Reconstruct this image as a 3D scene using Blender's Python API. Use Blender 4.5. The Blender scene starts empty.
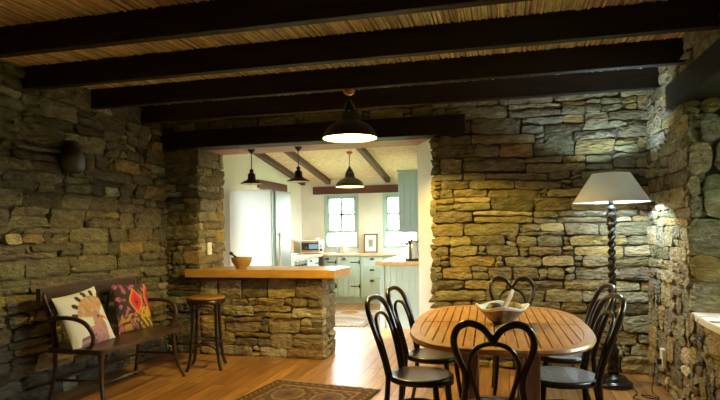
import bpy, math, random
from mathutils import Vector, Matrix, noise
PI = math.pi
S = bpy.context.scene
COL = S.collection
# ------------------------------------------------------------------ camera
FPX = 571.0
cam_d = bpy.data.cameras.new('camera'); cam = bpy.data.objects.new('camera', cam_d); COL.objects.link(cam)
cam_d.sensor_fit = 'HORIZONTAL'; cam_d.sensor_width = 36.0; cam_d.lens = FPX / 720.0 * 36.0
cam_d.shift_y = 30.0 / 720.0; cam_d.clip_start = 0.05; cam_d.clip_end = 200
YAW = math.radians(14.5); ROLL = math.atan(.013)
f = Vector((-math.sin(YAW), math.cos(YAW), 0)); r = Vector((math.cos(YAW), math.sin(YAW), 0)); u = Vector((0, 0, 1))
# roll: the horizon rises to the right of the frame
r2 = r * math.cos(ROLL) - u * math.sin(ROLL); u2 = r * math.sin(ROLL) + u * math.cos(ROLL)
cam.matrix_world = Matrix(((r2.x, u2.x, -f.x, 0), (r2.y, u2.y, -f.y, 0), (r2.z, u2.z, -f.z, 1.36), (0, 0, 0, 1)))
S.camera = cam
# ------------------------------------------------------------------ world, exposure
W = bpy.data.worlds.new('sky'); S.world = W; W.use_nodes = True
bg = W.node_tree.nodes['Background']; bg.inputs['Color'].default_value = (.86, .95, 1.0, 1); bg.inputs['Strength'].default_value = 42.0
S.view_settings.view_transform = 'Standard'; S.view_settings.look = 'None'
S.view_settings.exposure = 0.0; S.view_settings.gamma = 1.0; S.view_settings.use_curve_mapping = False
S.cycles.max_bounces = 10; S.cycles.diffuse_bounces = 6; S.cycles.sample_clamp_indirect = 6.0
S.cycles.use_denoising = True
PENDANT_W, PENDANT_K_W, LAMP_W = 175.0, 40.0, 48.0
WARM = (1.0, .685, .115); COOL = (.66, .90, 1.0)
sun_d = bpy.data.lights.new('sun', 'SUN'); sun_d.energy = 28.0; sun_d.color = (1.0, .95, .86); sun_d.angle = math.radians(6)
sun = bpy.data.objects.new('sun', sun_d); COL.objects.link(sun); sun.rotation_euler = Vector((.80, .16, -.56)).to_track_quat('-Z', 'Y').to_euler()
def portal(loc, target, sx, sy):
    """daylight through a window opening: sampling portal only, gives no light of its own"""
    l = bpy.data.lights.new('window_portal', 'AREA'); l.shape = 'RECTANGLE'; l.size = sx; l.size_y = sy; l.cycles.is_portal = True
    o = bpy.data.objects.new('window_portal', l); COL.objects.link(o); o.location = loc
    o.rotation_euler = (Vector(target) - Vector(loc)).to_track_quat('-Z', 'Y').to_euler()
XL, XR, YB, YK, HC = -3.76, 1.25, 5.73, 10.80, 2.70       # main room left/right/back wall, kitchen back wall, ceiling
XKL, XKR, YF = -4.0, -.96, -1.6
portal((XKL - .35, 6.88, 1.05), (0, 6.88, 1.05), .95, 2.1)
portal((XKL - .35, 9.25, 1.55), (0, 9.25, 1.55), .9, 1.1)
portal((-3.17, YK + .3, 1.5), (-3.17, 0, 1.5), .8, 1.2)
portal((-1.99, YK + .3, 1.5), (-1.99, 0, 1.5), .8, 1.2)
portal((1.80, 3.6, 1.5), (0, 3.6, 1.5), 1.5, 1.5)
portal((XKR + .38, 9.9, 1.55), (-5, 9.9, 1.55), 1.4, 1.1)

# ------------------------------------------------------------------ materials
def mat(name, col=(.5, .5, .5), rough=.6, metal=0.0, spec=.5, noise_amt=0.0, noise_scale=8, stretch=(1, 1, 1), bump=0.0, bump_scale=60, coat=0.0, col2=None, attr=None, emit=None, trans=0.0, detail=4, bdist=.01):
    m = bpy.data.materials.new(name); m.use_nodes = True; n = m.node_tree.nodes; L = m.node_tree.links
    b = n['Principled BSDF']
    b.inputs['Base Color'].default_value = (*col, 1); b.inputs['Roughness'].default_value = rough; b.inputs['Metallic'].default_value = metal
    b.inputs['Specular IOR Level'].default_value = spec
    if coat: b.inputs['Coat Weight'].default_value = coat; b.inputs['Coat Roughness'].default_value = .15
    if trans: b.inputs['Transmission Weight'].default_value = trans
    if emit: b.inputs['Emission Color'].default_value = (*emit[0], 1); b.inputs['Emission Strength'].default_value = emit[1]
    tc = n.new('ShaderNodeTexCoord'); mp = n.new('ShaderNodeMapping'); mp.inputs['Scale'].default_value = stretch
    L.new(tc.outputs['Object'], mp.inputs['Vector'])
    src = None
    if attr:
        a = n.new('ShaderNodeAttribute'); a.attribute_name = attr; src = a.outputs['Color']
    if noise_amt or col2:
        t = n.new('ShaderNodeTexNoise'); t.inputs['Scale'].default_value = noise_scale; t.inputs['Detail'].default_value = detail; t.inputs['Roughness'].default_value = .65
        L.new(mp.outputs['Vector'], t.inputs['Vector'])
        if col2:
            rp = n.new('ShaderNodeValToRGB'); rp.color_ramp.elements[0].position = .35; rp.color_ramp.elements[1].position = .65
            rp.color_ramp.elements[0].color = (*col, 1); rp.color_ramp.elements[1].color = (*col2, 1)
            L.new(t.outputs['Fac'], rp.inputs['Fac']); src = rp.outputs['Color']
        else:
            mr = n.new('ShaderNodeMapRange'); mr.inputs['From Min'].default_value = .3; mr.inputs['From Max'].default_value = .7
            mr.inputs['To Min'].default_value = 1 - noise_amt; mr.inputs['To Max'].default_value = 1 + noise_amt
            L.new(t.outputs['Fac'], mr.inputs['Value'])
            mx = n.new('ShaderNodeMix'); mx.data_type = 'RGBA'; mx.blend_type = 'MULTIPLY'; mx.inputs['Factor'].default_value = 1
            if src: L.new(src, mx.inputs['A'])
            else: mx.inputs['A'].default_value = (*col, 1)
            L.new(mr.outputs['Result'], mx.inputs['B']); src = mx.outputs['Result']
    if src: L.new(src, b.inputs['Base Color'])
    if bump:
        t2 = n.new('ShaderNodeTexNoise'); t2.inputs['Scale'].default_value = bump_scale; t2.inputs['Detail'].default_value = 5
        L.new(mp.outputs['Vector'], t2.inputs['Vector'])
        bp = n.new('ShaderNodeBump'); bp.inputs['Strength'].default_value = bump; bp.inputs['Distance'].default_value = bdist
        L.new(t2.outputs['Fac'], bp.inputs['Height']); L.new(bp.outputs['Normal'], b.inputs['Normal'])
    return m

M_STONE = mat('sandstone', rough=.92, spec=.2, attr='tone', noise_amt=.38, noise_scale=10, stretch=(1, 1, 2.2), bump=1.0, bump_scale=20, detail=8, bdist=.03)
M_MORTAR = mat('mortar', (.11, .09, .06), .95, noise_amt=.3, bump=.6, bump_scale=30)
M_PLASTER = mat('plaster', (.78, .75, .68), .9, noise_amt=.05, noise_scale=3, bump=.3, bump_scale=12)
M_BEAM = mat('dark_beam', (.016, .009, .006), .6, spec=.3, noise_amt=.4, noise_scale=6, stretch=(.4, 4, 4), bump=.5, bump_scale=20)
M_REDWOOD = mat('red_wood', (.085, .020, .011), .6, noise_amt=.4, noise_scale=5, stretch=(.5, 6, 6), bump=.3, bump_scale=20)
M_SOFFIT = mat('soffit_wood', (.30, .15, .11), .6, noise_amt=.25, noise_scale=5, stretch=(.5, 6, 6))
M_RAFTER = mat('rafter_wood', (.08, .035, .015), .7, noise_amt=.5, noise_scale=7, stretch=(5, .6, 5), bump=.5, bump_scale=15)
M_REED = mat('reed', rough=.7, attr='tone', noise_amt=.35, noise_scale=12, stretch=(3, .5, 1))
M_BENT = mat('bentwood', (.016, .009, .006), .28, noise_amt=.35, noise_scale=12, coat=.4)
M_SEAT = mat('dark_seat', (.045, .026, .015), .36, noise_amt=.35, noise_scale=18, coat=.3)
M_SEATP = mat('patterned_seat', (.30, .285, .255), .5, noise_amt=.5, noise_scale=60, bump=.5, bump_scale=120)
M_STOOLTOP = mat('stool_top', (.33, .14, .045), .35, noise_amt=.25, noise_scale=6, stretch=(1, 8, 1))
M_BENCH = mat('bench_wood', (.045, .022, .012), .38, noise_amt=.4, noise_scale=6, stretch=(6, 1, 6), coat=.2)
M_TABLE = mat('teak', (.58, .28, .08), .38, noise_amt=.32, noise_scale=5, stretch=(9, 1, 3), bump=.1, coat=.25)
M_TABLEF = mat('teak_frame', (.56, .28, .09), .36, noise_amt=.22, noise_scale=5, stretch=(4, 2, 3), coat=.25)
M_TLEG = mat('teak_leg', (.27, .12, .05), .5, noise_amt=.3, noise_scale=5, stretch=(6, 6, 1))
M_BAR = mat('bar_top', (.56, .31, .07), .38, noise_amt=.2, noise_scale=4, stretch=(1, 9, 4), coat=.3)
M_BEECH = mat('beech_top', (.62, .43, .24), .4, noise_amt=.15, noise_scale=4, stretch=(4, 1, 4))
M_SAGE = mat('sage_paint', (.48, .61, .55), .5, noise_amt=.04)
M_BLUEP = mat('blue_grey_paint', (.45, .62, .68), .5, noise_amt=.04)
M_AQUA = mat('aqua_frame', (.40, .56, .53), .45, noise_amt=.03)
M_IRON = mat('black_iron', (.01, .01, .01), .5)
M_WHITE = mat('white_enamel', (.85, .86, .87), .3)
M_STEEL = mat('steel', (.55, .57, .58), .22, metal=1.0)
M_FDOOR = mat('fridge_door', (.22, .27, .235), .35, metal=.25)
M_GLASSDK = mat('dark_glass', (.02, .025, .03), .08)
M_SHADE = mat('lamp_cloth', (.50, .46, .38), .8, noise_amt=.06, noise_scale=90)
M_LINING = mat('white_lining', (.85, .85, .82), .8)
M_ENAMEL = mat('black_enamel', (.012, .016, .012), .35)
M_COPPER = mat('copper', (.45, .17, .07), .35, metal=1.0)
M_WHITEIN = mat('white_inside', (.88, .86, .80), .5)
M_LAMPW = mat('lamp_wood', (.012, .008, .007), .25, coat=.4)
M_CERAMIC = mat('white_ceramic', (.84, .84, .82), .35)
M_GLAZE = mat('brown_glaze', (.09, .055, .035), .35, col2=(.26, .21, .16), noise_scale=16)
M_MORTARW = mat('pale_wood', (.38, .22, .09), .5, noise_amt=.25, noise_scale=8)
M_DKWOOD = mat('dark_wood', (.03, .017, .01), .5, noise_amt=.3)
M_HORN = mat('pale_horn', (.62, .52, .36), .4, noise_amt=.2, noise_scale=12)
M_PRINT = mat('printed_cloth', rough=.85, attr='tone', bump=.2, bump_scale=200)
M_CLOTHW = mat('cushion_back', (.45, .44, .42), .9)
M_RUG = mat('wool_rug', rough=.95, attr='tone', noise_amt=.3, noise_scale=60, bump=.6, bump_scale=250)
M_FRINGE = mat('fringe', (.42, .33, .2), .95)
M_GRASS = mat('lawn', (.22, .32, .12), .9, noise_amt=.3, noise_scale=3)
M_LEAF = mat('hedge_leaf', (.14, .26, .07), .8, noise_amt=.5, noise_scale=6)
M_BULBW = mat('warm_bulb', (1, 1, 1), .3, emit=((1.0, .80, .50), 40.0))
M_BULBC = mat('cool_bulb', (1, 1, 1), .3, emit=((.75, .9, 1.0), 25.0))
M_BLUE = mat('blue_reflection_and_burner', (.18, .34, .55), .5)
def shade_cloth(m, fac, tcol):
    n = m.node_tree.nodes; L = m.node_tree.links; b = n['Principled BSDF']
    t = n.new('ShaderNodeBsdfTranslucent'); t.inputs['Color'].default_value = tcol
    x = n.new('ShaderNodeMixShader'); x.inputs['Fac'].default_value = fac
    L.new(b.outputs[0], x.inputs[1]); L.new(t.outputs[0], x.inputs[2]); L.new(x.outputs[0], n['Material Output'].inputs['Surface'])
shade_cloth(M_SHADE, .12, (.5, .42, .31, 1)); shade_cloth(M_LINING, .45, (.85, .85, .82, 1))
def glass_mat():
    m = bpy.data.materials.new('window_glass'); m.use_nodes = True; n = m.node_tree.nodes; L = m.node_tree.links
    n.remove(n['Principled BSDF'])
    t = n.new('ShaderNodeBsdfTransparent'); g = n.new('ShaderNodeBsdfGlossy'); g.inputs['Roughness'].default_value = .02
    fr = n.new('ShaderNodeFresnel'); fr.inputs['IOR'].default_value = 1.45
    x = n.new('ShaderNodeMixShader'); L.new(fr.outputs[0], x.inputs['Fac']); L.new(t.outputs[0], x.inputs[1]); L.new(g.outputs[0], x.inputs[2])
    L.new(x.outputs[0], n['Material Output'].inputs['Surface']); return m
M_GLASS = glass_mat()
def floor_mat():
    m = bpy.data.materials.new('floor_boards'); m.use_nodes = True; n = m.node_tree.nodes; L = m.node_tree.links; b = n['Principled BSDF']
    tc = n.new('ShaderNodeTexCoord'); mp = n.new('ShaderNodeMapping'); mp.inputs['Rotation'].default_value = (0, 0, PI / 2)
    L.new(tc.outputs['Object'], mp.inputs['Vector'])
    br = n.new('ShaderNodeTexBrick'); br.offset = .37; br.inputs['Scale'].default_value = 1.0
    br.inputs['Brick Width'].default_value = 2.3; br.inputs['Row Height'].default_value = .135; br.inputs['Mortar Size'].default_value = .0035; br.inputs['Mortar Smooth'].default_value = .1
    br.inputs['Color1'].default_value = (.56, .285, .085, 1); br.inputs['Color2'].default_value = (.36, .16, .045, 1); br.inputs['Mortar'].default_value = (.05, .018, .007, 1)
    L.new(mp.outputs['Vector'], br.inputs['Vector'])
    mp2 = n.new('ShaderNodeMapping'); mp2.inputs['Scale'].default_value = (14, 1.2, 1); L.new(tc.outputs['Object'], mp2.inputs['Vector'])
    t = n.new('ShaderNodeTexNoise'); t.inputs['Scale'].default_value = 2.2; t.inputs['Detail'].default_value = 7; L.new(mp2.outputs['Vector'], t.inputs['Vector'])
    mr = n.new('ShaderNodeMapRange'); mr.inputs['From Min'].default_value = .3; mr.inputs['From Max'].default_value = .7; mr.inputs['To Min'].default_value = .62; mr.inputs['To Max'].default_value = 1.3
    L.new(t.outputs['Fac'], mr.inputs['Value'])
    mx = n.new('ShaderNodeMix'); mx.data_type = 'RGBA'; mx.blend_type = 'MULTIPLY'; mx.inputs['Factor'].default_value = 1
    L.new(br.outputs['Color'], mx.inputs['A']); L.new(mr.outputs['Result'], mx.inputs['B']); L.new(mx.outputs['Result'], b.inputs['Base Color'])
    b.inputs['Roughness'].default_value = .45; b.inputs['Specular IOR Level'].default_value = .6; b.inputs['Coat Weight'].default_value = .5; b.inputs['Coat Roughness'].default_value = .32
    bp = n.new('ShaderNodeBump'); bp.inputs['Strength'].default_value = .4; bp.inputs['Distance'].default_value = .004; bp.invert = True
    L.new(br.outputs['Fac'], bp.inputs['Height']); L.new(bp.outputs['Normal'], b.inputs['Normal'])
    return m
M_FLOOR = floor_mat()

# ------------------------------------------------------------------ mesh helpers
class MB:
    def __init__(self): self.v = []; self.f = []; self.mi = []; self.c = []; self.sm = []
    def add(self, vs, fs, mi=0, col=(1, 1, 1), smooth=True, M=None):
        o = len(self.v)
        for p in vs:
            p = Vector(p)
            if M is not None: p = M @ p
            self.v.append(p)
        if isinstance(col, list): self.c += col
        else: self.c += [col] * len(vs)
        for q in fs: self.f.append([i + o for i in q]); self.mi.append(mi); self.sm.append(smooth)
    def box(self, c, s, mi=0, M=None, col=(1, 1, 1)):
        x, y, z = c; a, b, d = s[0] / 2, s[1] / 2, s[2] / 2
        vs = [(x + i * a, y + j * b, z + k * d) for k in (-1, 1) for j in (-1, 1) for i in (-1, 1)]
        self.add(vs, [(0, 2, 3, 1), (4, 5, 7, 6), (0, 1, 5, 4), (2, 6, 7, 3), (0, 4, 6, 2), (1, 3, 7, 5)], mi, col, False, M)
    def bb(self, lo, hi, mi=0, M=None): self.box([(a + b) / 2 for a, b in zip(lo, hi)], [abs(b - a) for a, b in zip(lo, hi)], mi, M)
    def tube(self, pts, rad, n=10, closed=False, mi=0, caps=True, M=None, flat=1.0):
        pts = [Vector(p) for p in pts]; N = len(pts)
        if not isinstance(rad, (list, tuple)): rad = [rad] * N
        vs, fs = [], []; prev = None
        for i, p in enumerate(pts):
            if closed: t = pts[(i + 1) % N] - pts[i - 1]
            else: t = pts[min(i + 1, N - 1)] - pts[max(i - 1, 0)]
            t.normalize()
            if prev is None:
                a = Vector((0, 0, 1)) if abs(t.z) < .9 else Vector((0, 1, 0))
                nrm = (a - t * a.dot(t)).normalized()
            else: nrm = (prev - t * prev.dot(t)).normalized()
            prev = nrm; bn = t.cross(nrm)
            for k in range(n):
                a = 2 * PI * k / n
                vs.append(p + nrm * (math.cos(a) * rad[i]) + bn * (math.sin(a) * rad[i] * flat))
        for i in range(N if closed else N - 1):
            j = (i + 1) % N
            for k in range(n):
                k2 = (k + 1) % n; fs.append((i * n + k, i * n + k2, j * n + k2, j * n + k))
        if caps and not closed: fs.append(tuple(reversed(range(n)))); fs.append(tuple(range((N - 1) * n, N * n)))
        self.add(vs, fs, mi, (1, 1, 1), True, M)
    def lathe(self, prof, n=32, c=(0, 0, 0), mi=0, M=None, skip=None):
        vs, fs = [], []
        for (rr, z) in prof:
            for k in range(n):
                a = 2 * PI * k / n; vs.append((c[0] + rr * math.cos(a), c[1] + rr * math.sin(a), c[2] + z))
        for i in range(len(prof) - 1):
            for k in range(n):
                if skip and skip(i, k): continue
                k2 = (k + 1) % n; fs.append((i * n + k, i * n + k2, (i + 1) * n + k2, (i + 1) * n + k))
        if prof[0][0] > 1e-4 and prof[0][0] == prof[0][0] and not skip: pass
        self.add(vs, fs, mi, (1, 1, 1), True, M)
    def prism(self, poly, z0, z1, mi=0, M=None):
        n = len(poly); vs = [(x, y, z0) for x, y in poly] + [(x, y, z1) for x, y in poly]
        fs = [tuple(reversed(range(n))), tuple(range(n, 2 * n))] + [(i, (i + 1) % n, n + (i + 1) % n, n + i) for i in range(n)]
        self.add(vs, fs, mi, (1, 1, 1), False, M)
    def build(self, name, mats, parent=None, bevel=0.0, smooth_angle=None):
        me = bpy.data.meshes.new(name); me.from_pydata([tuple(p) for p in self.v], [], self.f)
        if not isinstance(mats, (list, tuple)): mats = [mats]
        for m in mats: me.materials.append(m)
        me.polygons.foreach_set('material_index', self.mi); me.polygons.foreach_set('use_smooth', self.sm)
        if any(c != (1, 1, 1) for c in self.c):
            a = me.color_attributes.new('tone', 'FLOAT_COLOR', 'POINT')
            flat = []
            for c in self.c: flat += [c[0], c[1], c[2], 1.0]
            a.data.foreach_set('color', flat)
        me.update()
        o = bpy.data.objects.new(name, me); COL.objects.link(o)
        if parent: o.parent = parent
        if bevel:
            b = o.modifiers.new('soft_edges', 'BEVEL'); b.width = bevel; b.segments = 2; b.limit_method = 'ANGLE'; b.angle_limit = math.radians(40)
        return o
def cr(pts, n=6, closed=False):
    pts = [Vector(p) for p in pts]; out = []; N = len(pts)
    for i in range(N if closed else N - 1):
        g = (lambda k: pts[k % N]) if closed else (lambda k: pts[max(0, min(N - 1, k))])
        a, b, c, d = g(i - 1), g(i), g(i + 1), g(i + 2)
        for k in range(n):
            t = k / n
            out.append(.5 * ((2 * b) + (c - a) * t + (2 * a - 5 * b + 4 * c - d) * t * t + (3 * b - a - 3 * c + d) * t ** 3))
    if not closed: out.append(pts[-1])
    return out
def tag(o, label=None, cat=None, group=None, kind=None):
    if label: o['label'] = label
    if cat: o['category'] = cat
    if group: o['group'] = group
    if kind: o['kind'] = kind
    return o
def thing(name, label, cat, loc=(0, 0, 0), rz=0, group=None):
    o = bpy.data.objects.new(name, None); COL.objects.link(o); o.location = loc; o.rotation_euler = (0, 0, rz); o.empty_display_size = .1
    return tag(o, label, cat, group)
def copy_tree(o, loc, rz=0, label=None):
    c = o.copy(); COL.objects.link(c); c.location = loc; c.rotation_euler = (0, 0, rz)
    if label: c['label'] = label
    for ch in list(o.children):
        d = ch.copy(); COL.objects.link(d); d.parent = c
        for g in list(ch.children):
            e = g.copy(); COL.objects.link(e); e.parent = d
    return c

# ------------------------------------------------------------------ rubble stone walls
PAL = [((.31, .26, .145), 5), ((.27, .24, .155), 4), ((.36, .275, .115), 2), ((.41, .36, .23), 1.5), ((.20, .165, .10), 3), ((.25, .225, .16), 2)]
def pick(rng, pal=None):
    pal = pal or PAL; t = sum(w for _, w in pal); x = rng.random() * t
    for c, w in pal:
        x -= w
        if x <= 0: break
    k = rng.uniform(.78, 1.18)
    return tuple(a * k * rng.uniform(.95, 1.05) for a in c)
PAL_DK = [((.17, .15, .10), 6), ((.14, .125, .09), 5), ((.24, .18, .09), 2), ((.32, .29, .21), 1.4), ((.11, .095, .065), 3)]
PAL_MD = [((.30, .24, .14), 5), ((.25, .21, .14), 4), ((.38, .28, .13), 2), ((.46, .40, .28), 1), ((.19, .15, .10), 3)]
def split_rects(rng, w, h, style):
    """courses of flat stones, some blocks split into thin slabs and chinks"""
    out = []; v = 0
    while v < h - .01:
        ch = rng.uniform(.075, .17) if style == 'course' else rng.uniform(.18, .32) if style == 'block' else rng.uniform(.12, .24)
        if h - v - ch < .07: ch = h - v
        uu = -rng.uniform(0, .15)
        while uu < w - .005:
            bw = rng.uniform(.16, .60) if style == 'course' else rng.uniform(.25, .5) if style == 'block' else rng.uniform(.12, .32)
            if w - uu - bw < .08: bw = w - uu
            a = max(uu, 0); b = min(uu + bw, w); uu += bw
            if b - a < .03: continue
            q = rng.random()
            if q < (.40 if style == 'course' else .25) and ch > .115:
                k = rng.uniform(.35, .65)
                for (va, vb) in ((v, v + ch * k), (v + ch * k, v + ch)):
                    if b - a > .26 and rng.random() < .55:
                        s = a + (b - a) * rng.uniform(.3, .7); out += [(a, s, va, vb), (s, b, va, vb)]
                    else: out.append((a, b, va, vb))
            elif q < .52 and b - a > .2:
                s = a + rng.uniform(.06, .10); k = v + ch * rng.uniform(.4, .6)
                out += [(s, b, v, v + ch), (a, s, v, k), (a, s, k, v + ch)]
            else: out.append((a, b, v, v + ch))
        v += ch
    return out
def stones(mb, org, ud, vd, nd, w, h, seed, style='course', holes=(), relief=.035, pal=None, back=.10):
    rng = random.Random(seed); org, ud, vd, nd = Vector(org), Vector(ud).normalized(), Vector(vd).normalized(), Vector(nd).normalized()
    sx = seed * 7.31
    for (a, b, c, d) in split_rects(rng, w, h, style):
        cu, cv = (a + b) / 2, (c + d) / 2
        if any(x0 < cu < x1 and y0 < cv < y1 for (x0, x1, y0, y1) in holes): continue
        g = rng.uniform(.001, .009); a += g * .6; b -= g * .6; c += g * .5; d -= g * .5
        hw, hh = (b - a) / 2, (d - c) / 2
        if hw < .012 or hh < .01: continue
        nu = max(4, min(20, round(hw * 2 / .026))); nv = max(3, min(8, round(hh * 2 / .024)))
        pro = relief * rng.uniform(.25, 1.1); tu, tv = rng.uniform(-.3, .3) * relief, rng.uniform(-.4, .4) * relief
        rc = min(.22, .007 / hw) if style == 'course' else min(.30, .020 / hw); rd = min(.22, .005 / hh) if style == 'course' else min(.30, .014 / hh)
        jc = [(rng.uniform(-.014, .008), rng.uniform(-.013, .007)) for _ in range(4)]
        col = pick(rng, pal); vs, cs, fs = [], [], []
        def pt(s, t, lift):
            x = hw * s * (1 - rc * t ** 4); y = hh * t * (1 - rd * s ** 6)
            k00, k10, k01, k11 = (1 - s) * (1 - t) / 4, (1 + s) * (1 - t) / 4, (1 - s) * (1 + t) / 4, (1 + s) * (1 + t) / 4
            x += -k00 * jc[0][0] + k10 * jc[1][0] - k01 * jc[2][0] + k11 * jc[3][0]
            y += -k00 * jc[0][1] - k10 * jc[1][1] + k01 * jc[2][1] + k11 * jc[3][1]
            gu, gv = cu + x, cv + y
            P0 = org + ud * gu + vd * gv
            # the courses wander
            gv += .022 * noise.noise(Vector((gu * 1.4 + sx, gv * .9, sx)))
            gv += .013 * noise.noise(Vector((gu * 12 + sx, gv * 12, 3.1))); gu += .012 * noise.noise(Vector((gu * 11, gv * 14 + sx, 7.7)))
            n = lift
            return org + ud * gu + vd * gv + nd * n
        for j in range(-1, nv + 2):
            for i in range(-1, nu + 2):
                ii, jj = min(max(i, 0), nu), min(max(j, 0), nv); s, t = 2 * ii / nu - 1, 2 * jj / nv - 1
                if i < 0 or i > nu or j < 0 or j > nv: lift = -back
                else:
                    e = max(abs(s), abs(t))
                    lift = pro * (1 - .22 * e ** 8) + tu * s + tv * t + min(1, relief / .03) * .016 * noise.noise(Vector((s * hw * 8 + sx + cu * 5, t * hh * 16, cv * 5))) + .009 * noise.noise(Vector((cu * 9 + s * hw * 26, t * hh * 50, sx)))
                vs.append(pt(s, t, lift)); cs.append(col)
        nx = nu + 3
        for j in range(nv + 2):
            for i in range(nx - 1):
                fs.append((j * nx + i, j * nx + i + 1, (j + 1) * nx + i + 1, (j + 1) * nx + i))
        mb.add(vs, fs, 0, cs, False)
MR = .012     # mortar sits this far behind the stone faces
def struct(o, name=None): o['kind'] = 'structure'; return o

# ---- floor
b = MB(); b.bb((XL - .6, YF - .4, -.12), (XR + .7, YB + .56, 0)); b.bb((XKL - .5, YB + .56, -.12), (XKR + .6, YK + .5, 0)); struct(b.build('floor', M_FLOOR))
# ---- left wall
b = MB(); b.bb((XL - .45, YF, 0), (XL - MR, YB + .56, HC + .1), 1)
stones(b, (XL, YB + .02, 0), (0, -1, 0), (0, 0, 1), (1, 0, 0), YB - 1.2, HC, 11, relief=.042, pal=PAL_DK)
struct(b.build('wall_left', [M_STONE, M_MORTAR]))
# ---- back wall of the room with the wide opening to the kitchen
b = MB(); OPL, OPR, LZ0, LZ1 = -3.35, -.72, 2.29, 2.48
b.bb((XL - .1, YB + MR, 0), (OPL - MR, YB + .56, HC + .1), 1); b.bb((OPR + MR, YB + MR, 0), (XR + .5, YB + .56, HC + .1), 1); b.bb((OPL - MR, YB + MR, LZ1), (OPR + MR, YB + .56, HC + .5), 1)
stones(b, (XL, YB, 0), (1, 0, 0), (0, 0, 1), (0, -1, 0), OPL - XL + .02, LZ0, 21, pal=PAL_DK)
stones(b, (OPL, YB - .02, 0), (0, 1, 0), (0, 0, 1), (1, 0, 0), .60, LZ0 + .02, 22)
stones(b, (OPR, YB, 0), (1, 0, 0), (0, 0, 1), (0, -1, 0), XR - OPR + .03, HC, 23)
stones(b, (OPR, YB + .10, 0), (0, -1, 0), (0, 0, 1), (-1, 0, 0), .12, LZ0, 24, back=.03)
stones(b, (XL, YB, LZ1), (1, 0, 0), (0, 0, 1), (0, -1, 0), OPR - XL, HC - LZ1, 25)
struct(b.build('wall_back', [M_STONE, M_MORTAR]))
b = MB(); b.prism([(OPR + .005, YB + .06), (OPR + .2, YB + .06), (OPR + .2, YB + .57), (XKR, YB + .57)], 0, LZ0 + .01); struct(b.build('trim_2', M_PLASTER)); bpy.data.objects['trim_2']['label'] = 'splayed white plaster reveal on the right of the kitchen opening'
# ---- right wall with the deep window recess
WY0, WY1, SZ, WZ = 2.75, 4.50, .75, 2.25
b = MB()
b.bb((XR + MR, WY1 + .02, 0), (XR + .55, YB + .3, HC + .1), 1); b.bb((XR + MR, WY0, 0), (XR + .55, WY1 + .03, SZ - .04), 1); b.bb((XR + MR, WY0, WZ + .19), (XR + .55, WY1 + .03, HC + .1), 1); b.bb((XR + MR, YF, 0), (XR + .55, WY0, HC + .1), 1)
stones(b, (XR, WY1, 0), (0, 1, 0), (0, 0, 1), (-1, 0, 0), YB - WY1 + .02, 1.0, 31, 'rubble', relief=.018, pal=PAL_MD)
stones(b, (XR, WY1, 1.0), (0, 1, 0), (0, 0, 1), (-1, 0, 0), YB - WY1 + .02, HC - 1.0, 32, relief=.016)
stones(b, (XR, WY0 - .3, 0), (0, 1, 0), (0, 0, 1), (-1, 0, 0), WY1 - WY0 + .3, SZ, 33, 'rubble', relief=.022, pal=PAL_MD)
stones(b, (XR, 1.6, 0), (0, 1, 0), (0, 0, 1), (-1, 0, 0), WY0 - 1.6, HC, 34, relief=.04)
stones(b, (XR, WY0, WZ + .19), (0, 1, 0), (0, 0, 1), (-1, 0, 0), WY1 - WY0, HC - WZ - .19, 35, relief=.04)
stones(b, (XR - .01, WY1, SZ), (1, -.12, 0), (0, 0, 1), (-.12, -1, 0), .50, WZ - SZ, 36, 'block', relief=.016)
struct(b.build('wall_right', [M_STONE, M_MORTAR]))
b = MB(); poly = [(XR + .0, WY1 - .0), (XR + .54, WY1 - .10), (XR + .54, WY0), (XR - .02, WY0), (XR - .03, WY1 - .45), (XR - .015, WY1 - .2)]
b.prism(poly, SZ - .05, SZ); struct(b.build('trim_1', M_PLASTER, bevel=.008)); bpy.data.objects['trim_1']['label'] = 'white plastered window sill in the right wall'
def window(name, M, w, h, nx, ny, fmat, hopper=None, glass=True):
    """frame in the local xz plane, thickness along y"""
    root = bpy.data.objects.new(name, None); COL.objects.link(root); root.matrix_world = M; root['kind'] = 'structure'
    t = .055; fb = MB()
    for s in (-1, 1): fb.box((s * (w / 2 - t / 2), 0, h / 2), (t, .07, h)); 
    fb.box((0, 0, t / 2), (w - 2 * t, .07, t)); fb.box((0, 0, h - t / 2), (w - 2 * t, .07, t))
    fb.build('window_frame', fmat, root, bevel=.004)
    sb = MB(); iw, ih = w - 2 * t, h - 2 * t; q = .042
    if hopper: sb.box((0, 0, t + ih * hopper), (iw, .06, .05))
    z0 = t + (ih * hopper if hopper else 0); z1 = h - t
    for i in range(1, nx): sb.box((-iw / 2 + iw * i / nx, 0, (z0 + z1) / 2), (q, .05, z1 - z0))
    for j in range(1, ny): sb.box((0, 0, z0 + (z1 - z0) * j / ny), (iw, .05, q))
    for s in (-1, 1): sb.box((s * (iw / 2 - .025), 0, (z0 + z1) / 2), (.05, .055, z1 - z0))
    sb.box((0, 0, z1 - .02), (iw, .055, .04)); sb.box((0, 0, z0 + .02), (iw, .055, .04))
    sb.build('sash', fmat, root)
    g = MB(); g.box((0, .01, h / 2), (iw, .004, ih)); g.build('pane', M_GLASS, root)
    return root
MW = Matrix.Translation((XR + .50, (WY0 + WY1) / 2, SZ)) @ Matrix.Rotation(-PI / 2, 4, 'Z')
window('window_1', MW, WY1 - WY0 - .1, WZ - SZ, 3, 3, M_AQUA)
# ---- rear wall, behind the camera
b = MB(); b.bb((XL - .5, YF - .4, 0), (XR + .6, YF, HC + .1)); struct(b.build('wall_rear', M_PLASTER))
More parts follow.
